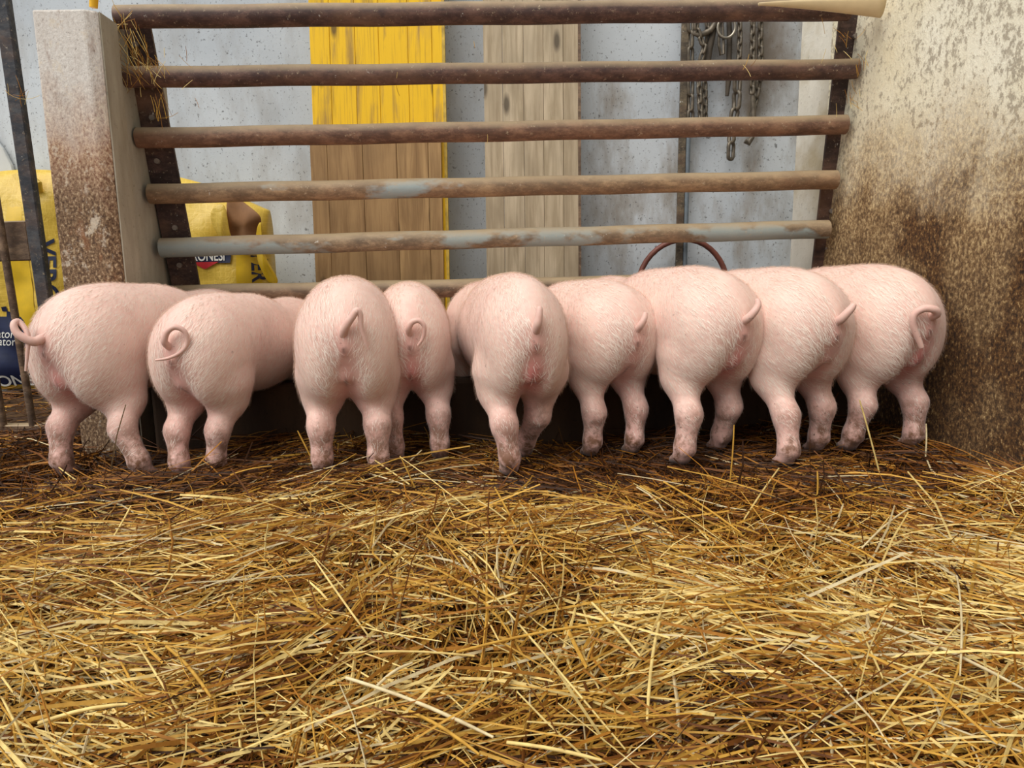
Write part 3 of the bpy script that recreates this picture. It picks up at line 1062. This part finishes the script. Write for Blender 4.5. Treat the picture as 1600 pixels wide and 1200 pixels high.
def flat(nm, a, b, w, d, matn):
    a, b = a - off, b - off
    up = (b - a).normalized()
    rot = Vector((0, 0, 1)).rotation_difference(up).to_matrix()
    return MB().box((a + b) / 2, (w, d, (b - a).length), rot, .004).build(nm, MAT[matn], pt)


top, bot = at(-6, -70, 2.48), at(100, 672, 2.60)
flat('upright', bot, top, .044, .03, 'dark_iron')
for dx in (0, -46, -92, -138):
    a, b = at(52 + dx, 668, 2.60), at(-8 + dx * 1.02, 300, 2.53)
    MB().tube([a - off, a.lerp(b, .5) - off, b - off], .0125, 10).build('rod', MAT['rusty_iron'], pt)
flat('plate', at(-150, 382, 2.58), at(46, 376, 2.58), .13, .012, 'rusty_iron')
flat('bottom_rail', at(-180, 672, 2.61), at(96, 668, 2.61), .03, .04, 'rusty_iron')

# ---------------------------------------------------------------- iron strip, pipe, hose and chains on the back wall
bwy = 3.56
a, b = at(1065, -60, bwy), at(1056, 600, bwy)
o = empty('iron_post', (b.x, bwy, 0))
tag(o, 'slim upright iron strip on the back wall beside the chains', 'post')
p0 = Vector(o.location)
MB().box(Vector((0, 0, 1.0)), (.032, .02, 2.0), None, .003).build('strip', MAT['strip'], o)
MB().tube([Vector((.026, -.002, .02)), Vector((.026, -.002, 1.12))], .0105, 10).build('pipe', MAT['grey_pipe'], o)

hc = at(1064, 452, bwy)
pts = []
for k in range(40):
    w = 2 * math.pi * k / 40
    pts.append(Vector((hc.x + .205 * math.cos(w), bwy - .035 + .008 * math.sin(3 * w), hc.z + .225 * math.sin(w))))
o = MB().tube(pts, .0125, 10, closed=True).build('hose', MAT['hose'])
tag(o, 'red brown rubber hose looped against the back wall behind the pigs', 'hose')

hk = empty('hanging_rack', at(1130, -14, bwy))
tag(hk, 'iron rack on the back wall carrying the old chains', 'rack')
MB().tube([Vector((-.22, 0, 0)), Vector((.22, 0, 0))], .012, 10).build('bar', MAT['rusty_iron'], hk)
for x in (-.18, .18):
    MB().tube([Vector((x, 0, 0)), Vector((x, .07, 0))], .010, 8).build('bracket', MAT['rusty_iron'], hk)


def link_me(L, W, r):
    pts = []
    hh, rr = L / 2 - W / 2, W / 2 - r
    for k in range(14):
        w = 2 * math.pi * k / 14
        pts.append(Vector((rr * math.cos(w), 0, rr * math.sin(w) + (hh if math.sin(w) >= 0 else -hh) + (r if math.sin(w) >= 0 else -r) * 0)))
    return MB().tube(pts, r, 6, closed=True).mesh('link')


CH_GROUP = 'old chains hanging on the back wall'


def chain(label, path, L, W, r, y=bwy):
    """path: photo points the chain hangs through."""
    P = [at(px, py, y) for px, py in path]
    root = empty('chain', P[0])
    tag(root, label, 'chain', CH_GROUP)
    me = link_me(L, W, r); me.materials.append(MAT['chain'])
    seg = [(P[i + 1] - P[i]).length for i in range(len(P) - 1)]
    tot, step, s_, k = sum(seg), L - 2.2 * r, 0.0, 0
    while s_ < tot:
        q, i = s_, 0
        while i < len(seg) - 1 and q > seg[i]: q -= seg[i]; i += 1
        d_ = (P[i + 1] - P[i]).normalized()
        c = P[i] + d_ * q
        l = bpy.data.objects.new('link', me); COL.objects.link(l); l.parent = root
        l.location = c - P[0]
        l.rotation_mode = 'QUATERNION'
        up = Vector((0, 0, 1)).rotation_difference(-d_)
        l.rotation_quaternion = up @ Matrix.Rotation((math.pi / 2) * (k % 2) + .5 + .1 * math.sin(k * 2.1), 3, 'Z').to_quaternion()
        s_ += step; k += 1
    return root


chain('leftmost chain of long links beside the iron strip', [(1079, -14), (1079, 186)], .082, .040, .0075, bwy - .01)
chain('thin knotted chain second from the iron strip', [(1092, -14), (1088, 40), (1100, 75), (1091, 110), (1095, 186)], .048, .030, .0062, bwy - .03)
chain('chain hanging third from the iron strip with small links', [(1104, -14), (1106, 60), (1101, 120), (1102, 186)], .046, .030, .0062, bwy)
chain('small linked chain hanging right of the steel ring', [(1155, -14), (1156, 60), (1154, 122)], .042, .030, .0062, bwy - .02)
chain('chain of thick links ending lowest of all', [(1152, 130), (1151, 160), (1144, 195), (1142, 236)], .090, .050, .0085, bwy - .03)
chain('small linked chain hanging second from the right', [(1177, -14), (1176, 60), (1175, 150)], .046, .032, .0068, bwy - .02)
chain('rightmost small linked chain on the back wall', [(1189, -14), (1188, 70), (1190, 128)], .050, .034, .0070, bwy - .01)
chain('short dark chain tail behind the thick links', [(1185, 132), (1180, 160), (1174, 186)], .050, .034, .0070, bwy + .005)

c = at(1135, 43, bwy - .03)
o = MB().tube([c + Vector((.038 * math.cos(w), 0, .042 * math.sin(w))) for w in np.linspace(0, 2 * math.pi, 25)[:-1]], .0062, 8, closed=True).build('steel_ring', MAT['ring'])
tag(o, 'bright round steel ring hanging among the chains', 'ring')
c = [at(px, py, bwy - .02) for px, py in ((1125, -14), (1124, 40), (1123, 70), (1126, 86), (1131, 84), (1130, 60), (1128, 30))]
o = MB().tube(c, .006, 8).build('iron_hook', MAT['chain'])
tag(o, 'long iron snap hook hanging left of the steel ring', 'hook', 'iron hooks among the chains')
c = [at(px, py, bwy - .02) for px, py in ((1176, 150), (1178, 190), (1175, 215), (1170, 224), (1164, 220))]
o = MB().tube(c, .0115, 8).build('iron_hook', MAT['chain'])
tag(o, 'curved iron hook below the chains, right of the lowest link', 'hook', 'iron hooks among the chains')
c = [at(px, py, bwy - .025) for px, py in ((1122, 30), (1110, 48), (1092, 56), (1084, 52), (1090, 44))]
o = MB().tube(c, [.011, .013, .012, .011, .008], 8).build('iron_shackle', MAT['chain'])
tag(o, 'bent brown iron shackle across the chains near the strip', 'shackle')
c = [at(px, py, bwy - .01) for px, py in ((1117, -14), (1116, 40), (1108, 80), (1104, 118))]
o = MB().tube(c, [.012, .014, .014, .011], 8).build('leather_strap', MAT['leather'])
tag(o, 'dark leather strap hanging among the chains', 'strap', 'straps among the chains')
c = [at(px, py, bwy + .005) for px, py in ((1138, -14), (1140, 60), (1138, 128), (1136, 150))]
o = MB().tube(c, [.010, .012, .012, .008], 8).build('leather_strap', MAT['leather'])
tag(o, 'grey strap hanging behind the steel ring', 'strap', 'straps among the chains')

# ---------------------------------------------------------------- tan plastic offcut lying on the top rail
n1, n2 = 16, 10
A0, A1 = at(1185, 6, 2.585), at(1378, -6, 2.585)
vs, fs = [], []
for i in range(n1 + 1):
    t = i / n1
    c = A0.lerp(A1, t) 
    rr = .010 + .058 * t ** 1.2
    for j in range(n2 + 1):
        w = math.pi * (1.04 + .92 * j / n2)
        for k, q in enumerate((rr, rr - .004)):
            vs.append(c + Vector((0, q * math.cos(w) * .55, q * math.sin(w) + .004)))
g_ = lambda i, j, k: (i * (n2 + 1) + j) * 2 + k
for i in range(n1):
    for j in range(n2):
        for k in (0, 1):
            fs.append((g_(i, j, k), g_(i + 1, j, k), g_(i + 1, j + 1, k), g_(i, j + 1, k)))
    for j in (0, n2):
        fs.append((g_(i, j, 0), g_(i, j, 1), g_(i + 1, j, 1), g_(i + 1, j, 0)))
for j in range(n2):
    for i in (0, n1):
        fs.append((g_(i, j, 0), g_(i, j, 1), g_(i, j + 1, 1), g_(i, j + 1, 0)))
o = MB().add(vs, fs, True).build('plastic_gutter', MAT['tan_plastic'])
tag(o, 'smooth tan plastic gutter offcut lying on the top rail by the right wall', 'gutter')

# ---------------------------------------------------------------- straw
PAL = np.array([lin(238, 212, 138), lin(206, 160, 70), lin(164, 110, 38), lin(112, 66, 22), lin(60, 34, 13), lin(222, 206, 164)], np.float32)[:, :3]


def straw_mesh(C, D, LEN, WID, BEND, colr):
    """C centre, D unit direction, one three sided stalk of three pieces each."""
    K = len(C)
    up = np.tile(np.array([0, 0, 1], np.float32), (K, 1))
    S = np.cross(D, up); S /= np.linalg.norm(S, axis=1, keepdims=True) + 1e-6
    U = np.cross(S, D)
    rows = []
    for t in (-.5, -.17, .17, .5):
        q = C + D * LEN[:, None] * t + S * (BEND[:, :1] * (.25 - t * t) * 2) + U * (BEND[:, 1:] * (.25 - t * t) * 2)
        w = WID[:, None] * (1.0 if abs(t) < .3 else .8)
        for a in (math.pi / 2, math.pi * 7 / 6, math.pi * 11 / 6):
            rows.append(q + (S * math.cos(a) + U * math.sin(a) * .8) * w)
    V = np.stack(rows, 1).reshape(-1, 3)
    loc = []
    for r in range(3):
        for k in range(3):
            k2 = (k + 1) % 3
            loc.append((r * 3 + k, r * 3 + k2, r * 3 + 3 + k2, r * 3 + 3 + k))
    F = (np.arange(K)[:, None, None] * 12 + np.array(loc)[None]).reshape(-1, 4)
    me = np_mesh('straw', V, F, False)
    set_col(me, 'col', np.repeat(colr, 12, axis=0))
    return me


def vnoise(x, y, f, sd):
    r = np.random.default_rng(sd)
    o_ = np.zeros_like(x)
    for k in range(7):
        a = r.uniform(0, 2 * math.pi); ff = f * r.uniform(.6, 1.7)
        o_ += np.sin(ff * (x * math.cos(a) + y * math.sin(a)) + r.uniform(0, 6.28))
    return o_ / 3.7


NS = 92000
x = rng.uniform(-2.5, 2.0, NS * 2); y = np.where(rng.random(NS * 2) < .82, rng.uniform(.45, 2.62, NS * 2), rng.uniform(-.3, 3.4, NS * 2))
wx = wall_x(y)
ok = (x < wx - .03) & ~((x > pl - .02) & (x < pr + .02) & (y > 2.27)) & ~((y > 2.40 + PY * x) & (x > pr - .05))
ok &= np.abs(x) < .78 * np.maximum(y, .6) + .55
x, y = x[ok][:NS], y[ok][:NS]
K = len(x)
lay = rng.random(K)                                   # 0 bottom .. 1 top of the bed
th0 = vnoise(x, y, 5.0, 3) * 1.6
yaw = np.where(rng.random(K) < .45, th0 + rng.normal(0, .35, K), rng.uniform(0, math.pi, K))
tilt = rng.normal(0, .10, K) + np.where(rng.random(K) < .05, rng.normal(0, .35, K), 0)
LEN = np.clip(rng.lognormal(math.log(.115), .48, K), .03, .36) * (.75 + .35 * lay)
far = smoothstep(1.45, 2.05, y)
LEN *= 1 - .15 * far
WID = np.clip(rng.lognormal(math.log(.00125), .42, K), .0006, .0036) * (.8 + .35 * lay)
z = bed(x, y) - .022 + .046 * lay ** 1.3 + .016 * vnoise(x, y, 11, 9) - .020 * smoothstep(1.80, 2.0, y) + np.abs(np.sin(tilt)) * LEN * .32
D = np.stack([np.cos(yaw) * np.cos(tilt), np.sin(yaw) * np.cos(tilt), np.sin(tilt)], 1).astype(np.float32)
BEND = np.stack([rng.normal(0, .10, K) * LEN, np.abs(rng.normal(0, .05, K)) * LEN], 1)
wet_shade = vnoise(x, y, 4.2, 21) * .5 + vnoise(x, y, 13, 5) * .35 + 1.05 * far - .15  # damp patches; far, here and below, paints the pigs' shade into stalk colour
v = rng.random(K) * 1.0 + .85 * (1 - lay) + .42 * np.clip(wet_shade, -1, 1.6) + .22 * far - .06
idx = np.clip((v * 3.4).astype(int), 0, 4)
idx = np.where((rng.random(K) < .06) & (idx < 3), 5, idx)
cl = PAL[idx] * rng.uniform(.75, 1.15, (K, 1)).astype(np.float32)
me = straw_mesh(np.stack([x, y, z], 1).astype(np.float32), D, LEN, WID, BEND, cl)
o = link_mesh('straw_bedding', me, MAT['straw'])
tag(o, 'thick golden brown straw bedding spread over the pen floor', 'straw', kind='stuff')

# single stalks that stand out: (x0, y0, x1, y1, how) in the photo; 'f' lies on the bed, 'u' stands up out of it
STALKS = [
    (730, 884, 977, 1171, 'f', 'longest pale straw stalk running down the middle foreground'),
    (713, 1019, 959, 972, 'f', 'pale straw stalk slanting up right across the middle foreground'),
    (400, 961, 559, 961, 'f', 'pale level straw stalk left of the middle of the bedding'),
    (541, 1059, 771, 1152, 'f', 'long straw stalk slanting down right near the bottom edge'),
    (629, 1106, 749, 1179, 'f', 'short straw stalk just below the long bottom one'),
    (792, 1160, 940, 1188, 'f', 'whitish straw stalk at the very bottom of the picture'),
    (582, 920, 541, 969, 'f', 'stubby thick straw stalk left of the middle'),
    (741, 1025, 531, 1021, 'f', 'level golden straw stalk in the middle foreground'),
    (589, 1072, 644, 1036, 'f', 'short pale straw stalk slanting up, left of the bottom middle'),
    (773, 762, 807, 826, 'f', 'thin straw stalk below the middle pig'),
    (925, 942, 1000, 1025, 'f', 'golden straw stalk right of the middle foreground'),
    (1037, 753, 1157, 832, 'f', 'pale straw stalk slanting below the plump pig'),
    (1217, 732, 1163, 811, 'f', 'straw stalk slanting up to the foot of the second pig from the wall'),
    (1424, 792, 1347, 856, 'f', 'forked pale straw stalk in front of the stained wall'),
    (1129, 935, 1195, 1021, 'f', 'yellow straw stalk slanting right of the middle foreground'),
    (1512, 963, 1375, 1128, 'f', 'long yellow straw stalk slanting left from the pointed bend at right'),
    (1512, 968, 1469, 1126, 'f', 'steep yellow straw stalk falling from the pointed bend at right'),
    (1347, 987, 1379, 1059, 'f', 'short yellow straw stalk left of the pointed bend'),
    (1379, 974, 1600, 1077, 'f', 'long straw stalk running to the lower right edge'),
    (1315, 845, 1405, 901, 'f', 'pale straw stalk slanting right of the pigs'),
    (1030, 972, 1011, 1126, 'f', 'steep pale straw stalk in the right half of the foreground'),
    (1307, 894, 1135, 929, 'f', 'long golden straw stalk lying almost level in the right half'),
    (1459, 877, 1319, 890, 'f', 'level pale straw stalk with a split end at right'),
    (1495, 899, 1500, 1055, 'f', 'thin straight straw stalk pointing away at the right'),
    (1446, 768, 1555, 807, 'f', 'straw stalk lying beside the foot of the stained wall'),
    (1542, 721, 1585, 804, 'f', 'straw stalk leaning towards the stained wall'),
    (1277, 774, 1277, 736, 'u', 'short upright straw stalk in front of the pale pig by the wall'),
    (1375, 722, 1343, 625, 'u', 'tall straw stalk leaning on the leg of the pig by the wall'),
    (1447, 704, 1447, 662, 'u', 'short upright straw stalk between the wall and the last pig'),
    (1140, 752, 1147, 664, 'u', 'thin upright straw stalk behind the plump pig'),
    (640, 757, 575, 712, 'f', 'pale straw stalk at the feet of the squarely seen pig'),
    (652, 757, 625, 712, 'u', 'straw stalk leaning up beside the narrow pig'),
    (566, 752, 701, 714, 'f', 'long pale straw stalk crossing below the narrow pig'),
    (650, 742, 750, 726, 'f', 'pale straw stalk lying right of the narrow pig'),
    (492, 700, 465, 673, 'u', 'straw stalk poking up left of the squarely seen pig'),
    (140, 765, 82, 722, 'f', 'straw stalk beside the left foot of the far left pig'),
    (360, 742, 425, 728, 'f', 'straw stalk at the right foot of the small curled-tail pig'),
    (168, 855, 205, 790, 'f', 'straw stalk pointing away in the left part of the bedding'),
    (20, 920, 120, 888, 'f', 'straw stalk slanting up at the left edge'),
    (260, 1010, 330, 1090, 'f', 'straw stalk slanting down in the left foreground'),
    (60, 1130, 200, 1100, 'f', 'pale straw stalk in the lower left corner'),
]
for i, (x0, y0, x1, y1, how, lab) in enumerate(STALKS):
    a, b = gnd(x0, y0, .03), gnd(x1, y1, .03)
    a = gnd(x0, y0, float(bed(a.x, a.y)) + .034)
    b = gnd(x1, y1, float(bed(b.x, b.y)) + .044) if how == 'f' else at(x1, y1, a.y + .01)
    if how == 'u': a.z = .005
    d_ = b - a
    n = 5
    sidev = d_.cross(Vector((0, 0, 1))).normalized()
    bow = random.uniform(-.02, .02) * d_.length
    pts = [a.lerp(b, k / n) + sidev * bow * math.sin(math.pi * k / n) + Vector((0, 0, .004 * math.sin(math.pi * k / n))) for k in range(n + 1)]
    r_ = random.uniform(.0015, .0026)
    o = MB().tube([p - a for p in pts], [r_] * n + [r_ * .7], 6).build('straw_stalk', MAT['straw'])
    o.location = a
    cc = PAL[(0, 1, 0, 5, 1)[i % 5]] * random.uniform(.95, 1.12)
    set_col(o.data, 'col', np.tile(np.clip(cc, 0, 1), (len(o.data.vertices), 1)))
    tag(o, lab, 'straw stalk', 'single straw stalks on the bedding')

# wisps of straw caught on the gate post and rails: real stalks, too fine to count
wc, wd, wl = [], [], []
for (px, py, n, sp, sl) in ((205, 105, 26, 16, 40), (200, 60, 14, 12, 44), (240, 104, 14, 14, 26), (250, 160, 8, 8, 40), (190, 30, 10, 12, 30), (232, 100, 18, 10, 22),
                            (290, 106, 4, 20, 22), (1160, 105, 3, 10, 20), (640, 104, 4, 60, 12), (1310, 60, 10, 14, 18), (1325, 150, 10, 12, 16), (1345, 95, 8, 8, 16), (22, 140, 8, 10, 26)):
    for _ in range(n):
        p = at(px + random.gauss(0, sp * 1.1), py + random.gauss(0, sp * 1.0), 2.47 if px < 700 else 2.60)
        ang = random.gauss(-1.25, .35) if random.random() < .75 else random.uniform(0, 3.14)
        d_ = Vector((math.cos(ang), random.gauss(-.1, .3), math.sin(ang))).normalized()
        wc.append(p + d_ * 0.01); wd.append(d_); wl.append(sl * .0022 * random.uniform(.6, 1.3))
wc = np.array([tuple(p) for p in wc], np.float32); wd = np.array([tuple(p) for p in wd], np.float32); wl = np.array(wl, np.float32)
K = len(wc)
me = straw_mesh(wc, wd, wl, np.full(K, .0009), np.stack([rng.normal(0, .08, K) * wl, rng.normal(0, .08, K) * wl], 1), PAL[rng.integers(0, 3, K)] * .9)
o = link_mesh('straw_wisps', me, MAT['straw'])
tag(o, 'dry straw wisps caught on the gate posts and rails', 'straw', kind='stuff')
